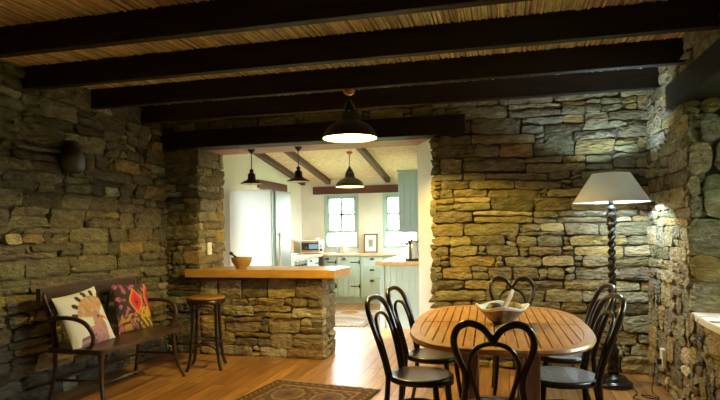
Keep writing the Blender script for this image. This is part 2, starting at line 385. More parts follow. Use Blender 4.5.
# ---- reed ceiling of the room
b = MB(); rng = random.Random(5); b.bb((XL - .5, YF - .4, HC + .03), (XR + .6, YB + .56, HC + .12), 1)
x = XL - .02
while x < XR + .02:
    rr = rng.uniform(.0055, .0095); col = pick(rng, [((.74, .60, .36), 3), ((.60, .46, .26), 2), ((.80, .68, .44), 2), ((.40, .27, .14), 1)])
    y = YF + rng.uniform(-.5, 0)
    while y < YB:
        y2 = min(y + rng.uniform(1.2, 2.6), YB + .02); vs = []; xa, xb = x + rng.uniform(-.004, .004), x + rng.uniform(-.004, .004); za, zb = HC + rng.uniform(-.006, .004), HC + rng.uniform(-.006, .004)
        for (xx, yy, zz) in ((xa, y, za), (xb, y2, zb)):
            for k in range(6):
                a = PI * 1.05 + PI * .9 * k / 5; vs.append((xx + rr * math.cos(a), yy, zz + .01 + rr * 1.2 * math.sin(a)))
        k2 = rng.uniform(.8, 1.2); c2 = tuple(q * k2 for q in col)
        b.add(vs, [(k, 6 + k, 7 + k, k + 1) for k in range(5)], 0, [c2] * 12, True); y = y2
    x += rr * 1.85
struct(b.build('ceiling', [M_REED, M_DKWOOD]))
# ---- ceiling beams
beam_labels = ['thick black ceiling beam crossing the top left corner, nearest the viewer', 'second black ceiling beam from the front of the reed ceiling',
               'black ceiling beam that carries the large lit pendant lamp', 'black ceiling beam nearest the back stone wall']
for i, y in enumerate((2.99, 3.75, 4.52, 5.28)):
    b = MB(); b.bb((XL - .15, y, 2.525), (XR + .15, y + .075, HC + .02)); tag(b.build('ceiling_beam', M_BEAM, bevel=.006), beam_labels[i], 'beam', 'black beams under the reed ceiling', 'thing')
b = MB(); b.bb((XL - .1, YB - .10, LZ0), (-.39, YB + .14, LZ1)); tag(b.build('lintel_beam', M_BEAM, bevel=.008), 'heavy black lintel beam spanning the wide opening to the kitchen', 'beam', kind='thing')
b = MB(); b.bb((OPL - .1, YB + .14, LZ0 + .002), (OPR + .08, YB + .58, LZ1)); tag(b.build('soffit_board', M_SOFFIT, bevel=.004), 'reddish wooden board under the opening behind the black lintel', 'board', kind='thing')
b = MB(); b.bb((XR - .06, WY0 - .3, WZ), (XR + .56, 4.86, WZ + .19)); tag(b.build('window_lintel', M_BEAM, bevel=.008), 'dark timber lintel over the deep window recess in the right wall', 'beam', kind='thing')

# ------------------------------------------------------------------ kitchen shell
def zk(y): return 2.36 + .155 * (YK - y)
T = .35
b = MB()   # left wall: opening for the garden door 6.40-7.35 and for a window 8.8-9.7
for (y0, y1, z0, z1) in ((YB + .56, 6.4, 0, 3.3), (6.4, 7.35, 2.1, 3.3), (7.35, 8.8, 0, 3.3), (8.8, 9.7, 0, 1.0), (8.8, 9.7, 2.1, 3.3), (9.7, YK + T, 0, 3.3)): b.bb((XKL - T, y0, z0), (XKL, y1, z1))
struct(b.build('wall_kitchen_left', M_PLASTER))
W1, W2 = (-3.53, -2.82), (-2.34, -1.64)
b = MB()
for (x0, x1, z0, z1) in ((XKL, W1[0], 0, 3.0), (W1[0], W1[1], 0, 1.0), (W1[0], W1[1], 2.07, 3.0), (W1[1], W2[0], 0, 3), (W2[0], W2[1], 0, 1.0), (W2[0], W2[1], 2.07, 3.0), (W2[1], XKR + .4, 0, 3)): b.bb((x0, YK, z0), (x1, YK + T, z1))
struct(b.build('wall_kitchen_back', M_PLASTER))
b = MB(); b.bb((XKR, YB + .56, 0), (XKR + .35, 9.2, 3.3)); b.bb((XKR, 9.2, 2.1), (XKR + .35, 10.6, 3.3)); b.bb((XKR, 9.2, 0), (XKR + .35, 10.6, 1.0)); b.bb((XKR, 10.6, 0), (XKR + .35, YK, 3.3)); struct(b.build('wall_kitchen_right', M_PLASTER))
b = MB(); b.add([(XKL - T, YB + .3, zk(YB + .3)), (XKR + .4, YB + .3, zk(YB + .3)), (XKR + .4, YK + T, zk(YK + T)), (XKL - T, YK + T, zk(YK + T)), (XKL - T, YB + .3, zk(YB + .3) + .12), (XKR + .4, YB + .3, zk(YB + .3) + .12), (XKR + .4, YK + T, zk(YK + T) + .12), (XKL - T, YK + T, zk(YK + T) + .12)], [(0, 3, 2, 1), (4, 5, 6, 7), (0, 1, 5, 4), (1, 2, 6, 5), (2, 3, 7, 6), (3, 0, 4, 7)], smooth=False)
M_KCEIL = mat('pale_reed', (.66, .50, .32), .85, noise_amt=.42, noise_scale=6, stretch=(2.5, 9, 1), bump=.8, bump_scale=14)
struct(b.build('ceiling_kitchen', M_KCEIL))
b = MB(); b.bb((XL - .1, YB + .45, LZ1), (XKR + .2, YB + .56, 3.3)); struct(b.build('wall_over_opening', M_PLASTER))
for i, (x, l) in enumerate(((-3.955, 'rough brown rafter along the left wall under the pale kitchen ceiling'), (-3.42, 'rough brown rafter in the middle of the pale kitchen ceiling'), (-2.22, 'rough brown rafter on the right of the pale kitchen ceiling'))):
    b = MB(); ya, yb = YB + .56, YK; hw, dz = .045, .105
    vs = [(x + s * hw, y, zk(y) + .01 - d * dz) for y in (ya, yb) for d in (0, 1) for s in (-1, 1)]
    b.add(vs, [(0, 1, 3, 2), (4, 6, 7, 5), (0, 4, 5, 1), (2, 3, 7, 6), (0, 2, 6, 4), (1, 5, 7, 3)], smooth=False)
    tag(b.build('rafter', M_RAFTER, bevel=.012), l, 'beam', 'rafters of the sloping kitchen ceiling', 'thing')
wk1 = window('window_2', Matrix.Translation((sum(W1) / 2, YK + .05, 1.0)), W1[1] - W1[0], 1.07, 2, 2, M_AQUA, hopper=.28)
wk2 = window('window_3', Matrix.Translation((sum(W2) / 2, YK + .05, 1.0)), W2[1] - W2[0], 1.07, 2, 2, M_AQUA, hopper=.28)
window('window_4', Matrix.Translation((XKL - .12, 9.25, 1.0)) @ Matrix.Rotation(PI / 2, 4, 'Z'), .9, 1.1, 2, 2, M_AQUA)
window('window_5', Matrix.Translation((XKR + .2, 9.9, 1.0)) @ Matrix.Rotation(-PI / 2, 4, 'Z'), 1.4, 1.1, 3, 2, M_AQUA)
window('door_1', Matrix.Translation((XKL - .15, 6.875, 0)) @ Matrix.Rotation(PI / 2, 4, 'Z'), .95, 2.1, 2, 3, M_AQUA, hopper=.12)
b = MB(); b.bb((-3.74, YK - .05, 2.075), (-1.62, YK + .1, 2.225)); tag(b.build('window_lintel', M_REDWOOD, bevel=.006), 'red-brown timber lintel above the two kitchen windows', 'beam', kind='thing')
b = MB(); b.bb((XKL - .1, 8.72, 2.08), (XKL + .03, 9.98, 2.22)); tag(b.build('window_lintel', M_REDWOOD, bevel=.006), 'dark timber lintel on the white wall above the fridge', 'beam', kind='thing')
b = MB(); b.bb((XKL - .1, 6.25, 2.1), (XKL + .03, 7.5, 2.24)); tag(b.build('door_lintel', M_REDWOOD, bevel=.006), 'dark timber lintel on the white kitchen wall, its end peeping past the stone pier', 'beam', kind='thing')
# ---- unseen roof slab added outside the right wall to cut window daylight
b = MB(); b.bb((XR + .5, -3, 2.45), (XR + 2.6, 5.9, 2.55)); tag(b.build('light_blocking_roof', M_DKWOOD), 'added unseen roof slab that cuts daylight to the right window', 'roof', kind='structure')
# ---- garden outside
b = MB(); b.bb((-40, -40, -.35), (40, 50, -.13)); tag(b.build('lawn', M_GRASS), kind='structure')
b = MB(); rng = random.Random(9)
for i in range(34):
    x, y = -9 + i * .35, 16 + rng.uniform(-.5, .5); rr = rng.uniform(.6, 1.0); vs, fs = [], []
    for j in range(9):
        for k in range(14):
            a, p = 2 * PI * k / 14, -PI / 2 + PI * j / 8; q = rr * (1 + .25 * noise.noise(Vector((x * 3 + k, y + j * 1.3, 2))))
            vs.append((x + q * math.cos(a) * math.cos(p), y + q * math.sin(a) * math.cos(p), q * .5 * math.sin(p)))
    for j in range(8):
        for k in range(14): fs.append((j * 14 + k, j * 14 + (k + 1) % 14, (j + 1) * 14 + (k + 1) % 14, (j + 1) * 14 + k))
    b.add(vs, fs)
for i in range(22):  # unseen bush row added beyond the right window to cut its daylight
    x, y = 5.6 + rng.uniform(-.3, .3), -2 + i * .42; rr = rng.uniform(.6, .9); vs, fs = [], []
    for j in range(9):
        for k in range(14):
            a, p = 2 * PI * k / 14, -PI / 2 + PI * j / 8; q = rr * (1 + .25 * noise.noise(Vector((x * 3 + k, y + j * 1.3, 2))))
            vs.append((x + q * math.cos(a) * math.cos(p), y + q * math.sin(a) * math.cos(p), 1.0 + q * 1.7 * math.sin(p)))
    for j in range(8):
        for k in range(14): fs.append((j * 14 + k, j * 14 + (k + 1) % 14, (j + 1) * 14 + (k + 1) % 14, (j + 1) * 14 + k))
    b.add(vs, fs)
tag(b.build('hedge', M_LEAF), 'green garden hedge outside the kitchen windows, with an added row that blocks light', 'hedge', kind='stuff')

# ------------------------------------------------------------------ breakfast bar
b = MB(); PX1 = -1.92
b.bb((OPL + .07, YB + MR, 0), (PX1 - MR, 6.2, .858), 1)
stones(b, (OPL + .03, YB, 0), (1, 0, 0), (0, 0, 1), (0, -1, 0), PX1 - OPL, .85, 41, relief=.035, pal=PAL_MD)
stones(b, (PX1, YB - .02, 0), (0, 1, 0), (0, 0, 1), (1, 0, 0), .50, .85, 42, relief=.035)
tag(b.build('stone_bar_base', [M_STONE, M_MORTAR]), 'low rough stone wall carrying the wooden breakfast bar top', 'bar base', kind='thing')
b = MB(); poly = [(-3.45, 5.60), (-1.735, 5.62), (-1.715, 6.18), (-1.80, 6.27), (-3.27, 6.27), (-3.27, 5.665), (-3.45, 5.665)]
b.prism(poly, .862, .95); tag(b.build('breakfast_worktop', M_BAR, bevel=.008), 'thick honey-coloured wooden breakfast bar top on the stone base', 'worktop')
# mortar and pestle
t = thing('mortar_bowl', 'small turned wooden mortar standing on the wooden bar top', 'mortar', (-2.86, 5.80, .951))
b = MB(); b.lathe([(0, 0), (.06, 0), (.065, .006), (.06, .015), (.085, .035), (.107, .075), (.115, .118), (.112, .125), (.104, .12), (.095, .075), (.07, .04), (0, .03)], 32); b.build('bowl', M_MORTARW, t)
p = thing('pestle', 'dark wooden pestle leaning out of the turned mortar on the bar', 'pestle', (-2.86, 5.80, .951))
b = MB(); b.tube(cr([(.03, 0, .05), (-.02, 0, .085), (-.07, 0, .125), (-.115, 0, .158), (-.14, 0, .178)], 4), [.02, .021, .02, .018, .016, .014, .012, .012, .012, .011, .011, .012, .016, .02, .021, .018, .01][:17], 12); b.build('handle', M_DKWOOD, p)
# switch on the pier
t = thing('light_switch', 'white light switch plate on the stone pier beside the bar', 'switch', (OPL + .035, 5.90, 1.17))
b = MB(); b.box((.006, 0, 0), (.012, .09, .14)); b.build('plate', M_WHITE, t, bevel=.003); b = MB(); b.box((.015, 0, 0), (.008, .03, .045)); b.build('rocker', M_WHITE, t, bevel=.002)

# ------------------------------------------------------------------ bar stool
t = thing('bar_stool', 'tall round bentwood bar stool with orange-brown seat in front of the bar', 'stool', (-2.94, 5.16, 0), math.radians(20))
b = MB(); b.lathe([(0, .692), (.18, .692), (.194, .696), (.194, .708), (.184, .714), (0, .712)], 40); b.build('seat', M_STOOLTOP, t)
b = MB(); b.lathe([(.15, .65), (.186, .65), (.191, .655), (.191, .69), (.15, .692), (.15, .65)], 40); b.build('seat_frame', M_BENT, t)
for k in range(4):
    a = PI / 4 + k * PI / 2; c, s = math.cos(a), math.sin(a); b = MB()
    b.tube(cr([(c * .16, s * .16, .68), (c * .16, s * .16, .45), (c * .175, s * .175, .25), (c * .20, s * .20, .08), (c * .235, s * .235, .0)], 5), .016, 10); b.build('leg', M_BENT, t)
b = MB(); b.tube([(.155 * math.cos(2 * PI * k / 36), .155 * math.sin(2 * PI * k / 36), .27) for k in range(36)], .010, 8, closed=True); b.build('foot_ring', M_BENT, t)
for k in range(4):
    a = PI / 4 + k * PI / 2; a2 = a + PI / 2; b = MB(); P = [(.172 * math.cos(a), .172 * math.sin(a), .17), (.155 * math.cos(a + .2), .155 * math.sin(a + .2), .225), (.135 * math.cos(a + PI / 4), .135 * math.sin(a + PI / 4), .25), (.155 * math.cos(a2 - .2), .155 * math.sin(a2 - .2), .225), (.172 * math.cos(a2), .172 * math.sin(a2), .17)]
    b.tube(cr(P, 5), .008, 8); b.build('brace', M_BENT, t)
    P = [(.155 * math.cos(a), .155 * math.sin(a), .52), (.145 * math.cos(a + .15), .145 * math.sin(a + .15), .60), (.13 * math.cos(a + PI / 4), .13 * math.sin(a + PI / 4), .632), (.145 * math.cos(a2 - .15), .145 * math.sin(a2 - .15), .60), (.155 * math.cos(a2), .155 * math.sin(a2), .52)]
    b = MB(); b.tube(cr(P, 5), .007, 8); b.build('brace', M_BENT, t)

# ------------------------------------------------------------------ settee against the left wall (local: x towards the room, y along the wall)
BX, BY = -3.50, 4.25; L2 = .57
t = thing('settee', 'dark bentwood two-seater settee with curled arms against the left stone wall', 'bench', (BX, BY, 0))
b = MB(); poly = []
for (cx, cy, a0) in ((.46, L2 - .06, 0), (.05, L2 - .03, 90), (.05, -L2 + .03, 180), (.46, -L2 + .06, 270)):
    rr = .06 if cx > .1 else .03
    for k in range(6): a = math.radians(a0 + 90 * k / 5); poly.append((cx + rr * math.cos(a), cy + rr * math.sin(a)))
b.prism(poly, .435, .475); b.build('seat', M_BENCH, t, bevel=.008)
for s in (-1, 1):
    b = MB(); b.tube(cr([(.45, s * (L2 - .08), .44), (.46, s * (L2 - .07), .25), (.49, s * (L2 - .05), .1), (.53, s * (L2 - .02), 0)], 5), [.02] * 6 + [.017] * 5 + [.014] * 5, 10); b.build('leg', M_BENCH, t)
    b = MB(); b.tube(cr([(.06, s * (L2 - .05), .45), (.05, s * (L2 - .05), .25), (.0, s * (L2 - .03), 0)], 6), .017, 10); b.build('leg', M_BENCH, t)
    b = MB(); b.tube(cr([(.06, s * (L2 - .04), .45), (.045, s * (L2 - .03), .65), (-.02, s * (L2 - .01), .90)], 6), .018, 10); b.build('back_post', M_BENCH, t)
    P = [(.035, s * (L2 - .02), .70), (.15, s * (L2 + .01), .715), (.30, s * (L2 + .02), .71), (.40, s * (L2 + .015), .67), (.44, s * (L2 - .01), .58), (.41, s * (L2 - .03), .50), (.35, s * (L2 - .04), .465)]
    b = MB(); b.tube(cr(P, 6), .017, 10); b.build('armrest', M_BENCH, t)
b = MB(); vs, fs = [], []; N = 16
for i in range(N + 1):
    y = -L2 - .03 + (2 * L2 + .06) * i / N; e = 1 - abs(2 * i / N - 1) ** 3; x0 = -.035
    for (dx, z) in ((0, .835 - .02 * e), (.028, .835 - .02 * e), (.028, .93 + .012 * e), (0, .93 + .012 * e)): vs.append((x0 + dx, y, z))
for i in range(N):
    for k in range(4): fs.append((i * 4 + k, i * 4 + (k + 1) % 4, i * 4 + 4 + (k + 1) % 4, i * 4 + 4 + k))
fs += [(0, 1, 2, 3), (N * 4 + 3, N * 4 + 2, N * 4 + 1, N * 4)]; b.add(vs, fs, smooth=False); b.build('top_rail', M_BENCH, t, bevel=.006)
for yc in (-.30, .30):
    b = MB(); P = [(.06, yc - .2, .47), (.045, yc - .21, .62), (.03, yc - .17, .76), (-.01, yc - .08, .84), (-.015, yc, .85), (-.01, yc + .08, .84), (.03, yc + .17, .76), (.045, yc + .21, .62), (.06, yc + .2, .47)]
    b.tube(cr(P, 5), .011, 8); b.build('back_hoop', M_BENCH, t)
b = MB(); b.tube([(.475, -L2 + .06, .2), (.475, L2 - .06, .2)], .011, 8); b.tube([(.04, -L2 + .05, .2), (.04, L2 - .05, .2)], .011, 8)
for s in (-1, 1): b.tube([(.04, s * (L2 - .05), .22), (.475, s * (L2 - .06), .22)], .011, 8)
b.build('stretcher', M_BENCH, t)

# cushions with printed fronts
def cushion(name, label, loc, rot, size, paint, n=90):
    root = thing(name, label, 'cushion', loc); root.rotation_euler = rot
    for side, nm in ((1, 'printed_front'), (-1, 'back_cover')):
        b = MB(); vs, cs, fs = [], [], []
        for j in range(n + 1):
            for i in range(n + 1):
                s, q = 2 * i / n - 1, 2 * j / n - 1
                x = size / 2 * s * (1 - .06 * (1 - q * q)); z = size / 2 * q * (1 - .06 * (1 - s * s))
                hgt = .065 * max(0, (1 - s ** 2)) ** .55 * max(0, (1 - q ** 2)) ** .55
                vs.append((x, -side * hgt, z)); cs.append(paint(s, q) if side == 1 else (.3, .29, .28))
        for j in range(n):
            for i in range(n):
                q = (j * (n + 1) + i, j * (n + 1) + i + 1, (j + 1) * (n + 1) + i + 1, (j + 1) * (n + 1) + i); fs.append(q if side == 1 else q[::-1])
        b.add(vs, fs, 0, cs, True); b.build(nm, M_PRINT, root)
    return root
def bird_paint(s, q):
    c = (.66, .71, .82)  # white ground tinted blue to stand in for cool daylight
    n1 = noise.noise(Vector((s * 7, q * 7, 1.2)))
    hx, hz = .30, -.10                         # head
    dx, dz = s - hx, q - hz; a = math.atan2(dz, dx); rr = math.hypot(dx, dz)
    if .62 < a < 2.9 and rr < 1.02 + .07 * math.sin(a * 16):     # crest fan
        st = math.sin(a * 20)
        k = .5 + .5 * noise.noise(Vector((a * 14, rr * 3, 2.2))); c = (.30 + .36 * k, .17 + .24 * k, .10 + .16 * k)
        if n1 > .28: c = (.50, .40, .44)
        if rr > .86: c = (.03, .025, .03) if math.sin(a * 16) > .1 else (.62, .64, .70)
    if rr < .24 or (abs(s - hx - .02 + .28 * (q - hz) * 0) < .26 + .12 * (hz - q) and q < hz): c = (.44, .27, .24) if n1 > 0 else (.40, .22, .26)
    if q < -.35 and abs(s - .25) < .40: c = (.50, .24, .32) if n1 > -.05 else (.28, .24, .34)
    if -.62 > q and s < .05 and s > -.75 + .3 * (q + 1): c = (.45, .20, .28) if math.sin(q * 30) > 0 else (.14, .12, .22)
    if math.hypot(s - .36, q + .06) < .055: c = (.02, .02, .02)
    if s > .46 and abs((q + .10) + .75 * (s - .46) ** 2 + .08 * (s - .46)) < .07 * (1.25 - s): c = (.62, .10, .14)
    return c
def flower_paint(s, q):
    n1 = noise.noise(Vector((s * 4.2 + 3, q * 4.2, 5.1))); n2 = noise.noise(Vector((s * 8, q * 8, 9.1)))
    c = (.04, .028, .03)
    if n1 > .16: c = (.46, .10, .26) if n2 > -.1 else (.22, .06, .20)
    if q < -.3 and n1 < -.05: c = (.40, .24, .05)
    if q < -.05 and s > .1 and n2 > -.25: c = (.52, .34, .03)
    if q < -.5 and s > -.2 and math.sin(s * 18 + q * 22) > .2: c = (.05, .04, .03)
    for (cx, cz, w, h) in ((-.05, .22, .36, .52), (.80, .30, .26, .60)):
        d = abs(s - cx) / w + (abs(q - cz) / h) ** 1.5
        if d < 1.12: c = (.62, .36, .06)
        if d < .95: c = (.68, .05, .03)
        if d < .62: c = (.52, .02, .05)
        if d < .3 and n2 > 0: c = (.08, .02, .03)
    return c
cushion('cushion', 'pale square cushion printed with a crested bird on the settee', (-3.30, 3.89, .672), (math.radians(-21), math.radians(-6), PI / 2), .47, bird_paint)
cushion('cushion', 'dark square cushion printed with red and pink flowers on the settee', (-3.335, 4.54, .68), (math.radians(-15), math.radians(4), PI / 2 - math.radians(4)), .45, flower_paint)
# dark ornament on the wall
b = MB(); vs, fs = [], []
for j in range(13):
    for k in range(20):
        a, p = 2 * PI * k / 20, -PI / 2 + PI * j / 12
        z = .12 * math.sin(p); w = .112 if z < .03 else .062
        q = 1 + .12 * noise.noise(Vector((math.cos(a) * 2, math.sin(a) * 2, z * 14)))
        vs.append((.07 * q * math.cos(a) * math.cos(p) ** .6, w * q * math.sin(a) * max(0, math.cos(p)) ** .3, z))
for j in range(12):
    for k in range(20): fs.append((j * 20 + k, j * 20 + (k + 1) % 20, (j + 1) * 20 + (k + 1) % 20, (j + 1) * 20 + k))
b.add(vs, fs); o = b.build('wall_ornament', M_DKWOOD); o.scale = (1.2, 1.2, 1.2); o.location = (XL + .085, 4.20, 2.03); tag(o, 'dark lumpy ornament hung high on the left stone wall', 'ornament', kind='thing')

# ------------------------------------------------------------------ rugs
def rug(name, label, c, ang, w, l, paint, nx, ny, fringe=True):
    root = thing(name, label, 'rug', (c[0], c[1], 0), ang)
    b = MB(); vs, cs, fs = [], [], []
    for j in range(ny + 1):
        for i in range(nx + 1):
            s, q = 2 * i / nx - 1, 2 * j / ny - 1
            vs.append((w / 2 * s + .006 * noise.noise(Vector((0, q * 5, 1))), l / 2 * q + .006 * noise.noise(Vector((s * 5, 0, 2))), .012 + .002 * noise.noise(Vector((s * 4, q * 6, 3))))); cs.append(paint(s, q))
    for j in range(ny):
        for i in range(nx): fs.append((j * (nx + 1) + i, j * (nx + 1) + i + 1, (j + 1) * (nx + 1) + i + 1, (j + 1) * (nx + 1) + i))
    n0 = len(vs); per = [i for i in range(nx + 1)] + [j * (nx + 1) + nx for j in range(1, ny + 1)] + [ny * (nx + 1) + i for i in range(nx - 1, -1, -1)] + [j * (nx + 1) for j in range(ny - 1, 0, -1)]
    for k in per: vs.append((vs[k][0], vs[k][1], .001)); cs.append((.1, .05, .03))
    m = len(per)
    for k in range(m): fs.append((per[k], n0 + k, n0 + (k + 1) % m, per[(k + 1) % m]))
    b.add(vs, fs, 0, cs, True); b.build('pile', M_RUG, root)
    if fringe:
        rg = random.Random(3)
        for s in (-1, 1):
            b = MB(); x = -w / 2
            while x < w / 2:
                b.tube([(x, s * l / 2, .006), (x + rg.uniform(-.01, .01), s * (l / 2 + .03), .007), (x + rg.uniform(-.02, .02), s * (l / 2 + .06), .004)], .003, 4); x += .012
            b.build('fringe', M_FRINGE, root)
    return root
def persian(s, q):
    x, y = abs(s), abs(q); X, Y = s * .47, q * .80
    e = min(.47 * (1 - x), .80 * (1 - y))
    if e < .02: return (.05, .035, .03)
    if e < .055: return (.22, .15, .07) if math.sin((X + Y) * 90) > 0 else (.11, .035, .02)
    if e < .115: return (.15, .05, .025) if math.sin(X * 70) * math.sin(Y * 70) > -.1 else (.05, .045, .045)
    if e < .135: return (.26, .19, .10)
    c = (.15, .055, .03)
    n = math.sin(X * 60) * math.sin(Y * 60)
    if n > .45: c = (.26, .18, .09)
    elif n < -.55: c = (.06, .06, .065)
    for cy in (-.44, .0, .44):
        for cx in (-.17, .17):
            d = max(abs(X - cx) / .15, abs(Y - cy) / .19, (abs(X - cx) / .15 + abs(Y - cy) / .19) * .72)
            if d < 1.0: c = (.05, .045, .045)
            if d < .88: c = (.24, .16, .08)
            if d < .72: c = (.09, .085, .08) if math.sin(X * 110) > -.3 else (.2, .1, .05)
            if d < .48: c = (.19, .06, .03)
            if d < .24: c = (.05, .05, .06)
    return c
def kilim(s, q):
    n = noise.noise(Vector((s * 2, q * 3, 4)))
    k = (q * 6 + abs(s) * 1.5 + n * .6) % 3
    c = (.80, .76, .74) if k < 1.3 else ((.60, .66, .78) if k < 2.1 else (.76, .52, .52))  # colours whitened to stand in for daylight washing over the rug
    if abs(s) > .86 or abs(q) > .9: c = (.50, .30, .24) if (s * 9) % 1 > .4 else (.60, .54, .46)
    if (q > .3 and math.hypot(s * 1.2, (q - .55) * 1.6) < .35): c = (.58, .30, .14)
    return c
rug('patterned_rug', 'worn red and brown patterned rug on the boards at the bottom edge', (-1.66, 3.96), math.radians(-8), .99, 1.60, persian, 110, 180)
rug('kilim_rug', 'pale pink and blue woven rug on the kitchen floor, daylight put into its colours', (-2.50, 8.55), math.radians(3), 1.0, 1.7, kilim, 50, 90, False)

# ------------------------------------------------------------------ bentwood chairs (local: front +y)
def chair(style, label, loc, rz, seatmat, group):
    t = thing('dining_chair', label, 'chair', loc, rz, group)
    b = MB(); b.lathe([(0, .452), (.10, .453), (.172, .459), (.184, .462), (.19, .458), (.19, .448), (0, .447)], 40); b.build('seat', seatmat, t)
    b = MB(); b.lathe([(.165, .425), (.196, .425), (.203, .43), (.203, .455), (.197, .461), (.186, .461), (.165, .448), (.165, .425)], 40); b.build('seat_frame', M_BENT, t)
    for s in (-1, 1):
        b = MB(); b.tube(cr([(s * .135, .125, .43), (s * .143, .14, .28), (s * .158, .165, .1), (s * .172, .19, 0)], 5), [.0185] * 6 + [.017] * 5 + [.0135] * 5, 10); b.build('leg', M_BENT, t)
        b = MB(); b.tube(cr([(s * .150, -.165, .47), (s * .148, -.172, .35), (s * .155, -.19, .18), (s * .168, -.235, 0)], 5), [.017] * 11 + [.0145] * 5, 10); b.build('leg', M_BENT, t)
    b = MB(); b.tube([(.148 * math.cos(2 * PI * k / 36), .148 * math.sin(2 * PI * k / 36) - .015, .255) for k in range(36)], .0105, 8, closed=True); b.build('stretcher_ring', M_BENT, t)
    if style == 'hoop':
        P = [(.150, -.165, .46), (.158, -.185, .56), (.172, -.215, .67), (.182, -.25, .775), (.165, -.285, .865), (.10, -.31, .912), (0, -.318, .922)]
        Q = [(.098, -.165, .455), (.105, -.185, .55), (.116, -.212, .655), (.114, -.24, .745), (.085, -.262, .805), (0, -.275, .828)]
    else:
        P = [(.150, -.165, .46), (.138, -.18, .55), (.127, -.195, .63), (.133, -.207, .69), (.155, -.225, .75), (.174, -.244, .81), (.176, -.262, .86), (.155, -.278, .908), (.115, -.288, .931), (.075, -.288, .926), (.038, -.283, .904), (.012, -.278, .87), (0, -.274, .85)]
        Q = [(.055, -.165, .455), (.068, -.18, .54), (.095, -.20, .64), (.110, -.222, .715), (.100, -.242, .775), (.062, -.258, .822), (0, -.266, .838)]
    for pts, rad, nm in ((P, .0165, 'back_hoop'), (Q, .011, 'inner_hoop')):
        pts = pts + [(-x, y, z) for (x, y, z) in reversed(pts[:-1])]
        b = MB(); b.tube(cr(pts, 5), rad, 12); b.build(nm, M_BENT, t)
    return t
GH, GB = 'hoop-back chairs along the table sides', 'heart-back chairs at the table ends'
c1 = chair('hoop', 'dark hoop-back bentwood chair on the left side of the table, nearer the rug', (-.535, 3.54, 0), math.radians(-97), M_SEAT, GH)
copy_tree(c1, (-.53, 4.14, 0), math.radians(-98), 'dark hoop-back bentwood chair on the left side of the table, nearer the kitchen')
c3 = chair('hoop', 'dark hoop-back bentwood chair with grey patterned seat, right of table, nearer the viewer', (.30, 3.66, 0), math.radians(99), M_SEATP, GH); c3.scale = (1.07, 1.07, 1.02)
copy_tree(c3, (.36, 4.30, 0), math.radians(97), 'dark hoop-back bentwood chair on the right of the table, nearer the floor lamp')
c5 = chair('heart', 'black heart-back bentwood chair with its back to the viewer at the near table end', (-.07, 2.91, 0), 0, M_SEATP, GB)
copy_tree(c5, (.04, 4.78, 0), PI + math.radians(3), 'black heart-back bentwood chair facing the viewer at the far end of the table')

# ------------------------------------------------------------------ dining table
TX, TY, TZ = -.065, 3.79, .75; A, B_, EXP = .535, .85, 3.0
t = thing('dining_table', 'slatted teak dining table with rounded corners in the middle of the chairs', 'table', (TX, TY, 0), math.radians(2))
def sup(a, b_, n, e=EXP):
    return [(a * math.copysign(abs(math.cos(2 * PI * k / n)) ** (2 / e), math.cos(2 * PI * k / n)), b_ * math.copysign(abs(math.sin(2 * PI * k / n)) ** (2 / e), math.sin(2 * PI * k / n))) for k in range(n)]
b = MB(); n = 96; O = sup(A, B_, n); I = sup(A - .055, B_ - .055, n); t0, t1 = TZ - .028, TZ
vs = [(x, y, t1) for x, y in O] + [(x, y, t1) for x, y in I] + [(x, y, t0) for x, y in O] + [(x, y, t0) for x, y in I] + [(x * 1.012, y * 1.008, (t0 + t1) / 2) for x, y in O]; fs = []
for k in range(n):
    q = (k + 1) % n; fs += [(k, q, n + q, n + k), (n + k, n + q, 3 * n + q, 3 * n + k), (2 * n + q, 2 * n + k, 3 * n + k, 3 * n + q), (k, 4 * n + k, 4 * n + q, q), (4 * n + k, 2 * n + k, 2 * n + q, 4 * n + q)]
b.add(vs, fs, smooth=False); b.build('top_frame', M_TABLEF, t)
b = MB(); a2, b2 = A - .058, B_ - .058; ns = 17; wS = 2 * a2 / ns
def yext(x): return b2 * max(0, 1 - abs(x / a2) ** EXP) ** (1 / EXP)
for i in range(ns):
    xa, xb = -a2 + wS * i + .004, -a2 + wS * (i + 1) - .004
    xs = [xa + (xb - xa) * k / 4 for k in range(5)]
    for s in (-1, 1):
        inner = .007
        poly = [(x, s * inner) for x in xs] + [(x, s * yext(x)) for x in reversed(xs)]
        if s < 0: poly = poly[::-1]
        b.prism(poly, t0 + .004, t1 - .001)
b.build('slats', M_TABLE, t)
b = MB(); zz = t0 - .025
for s in (-1, 1): b.box((s * .30, 0, zz), (.03, 1.1, .05)); b.box((0, s * .54, zz), (.60, .03, .05)); b.box((0, s * .06, zz + .005), (.60, .05, .04))
b.build('apron', M_TLEG, t)
for sx in (-1, 1):
    for sy in (-1, 1):
        b = MB(); b.box((sx * .175, sy * .42, (t0 - .0) / 2), (.085, .075, t0 - .0)); b.build('leg', M_TLEG, t, bevel=.006)
b = MB(); b.box((0, -.42, .12), (.27, .05, .06)); b.box((0, .42, .12), (.27, .05, .06)); b.box((0, 0, .12), (.06, .79, .05)); b.build('stretcher', M_TLEG, t)
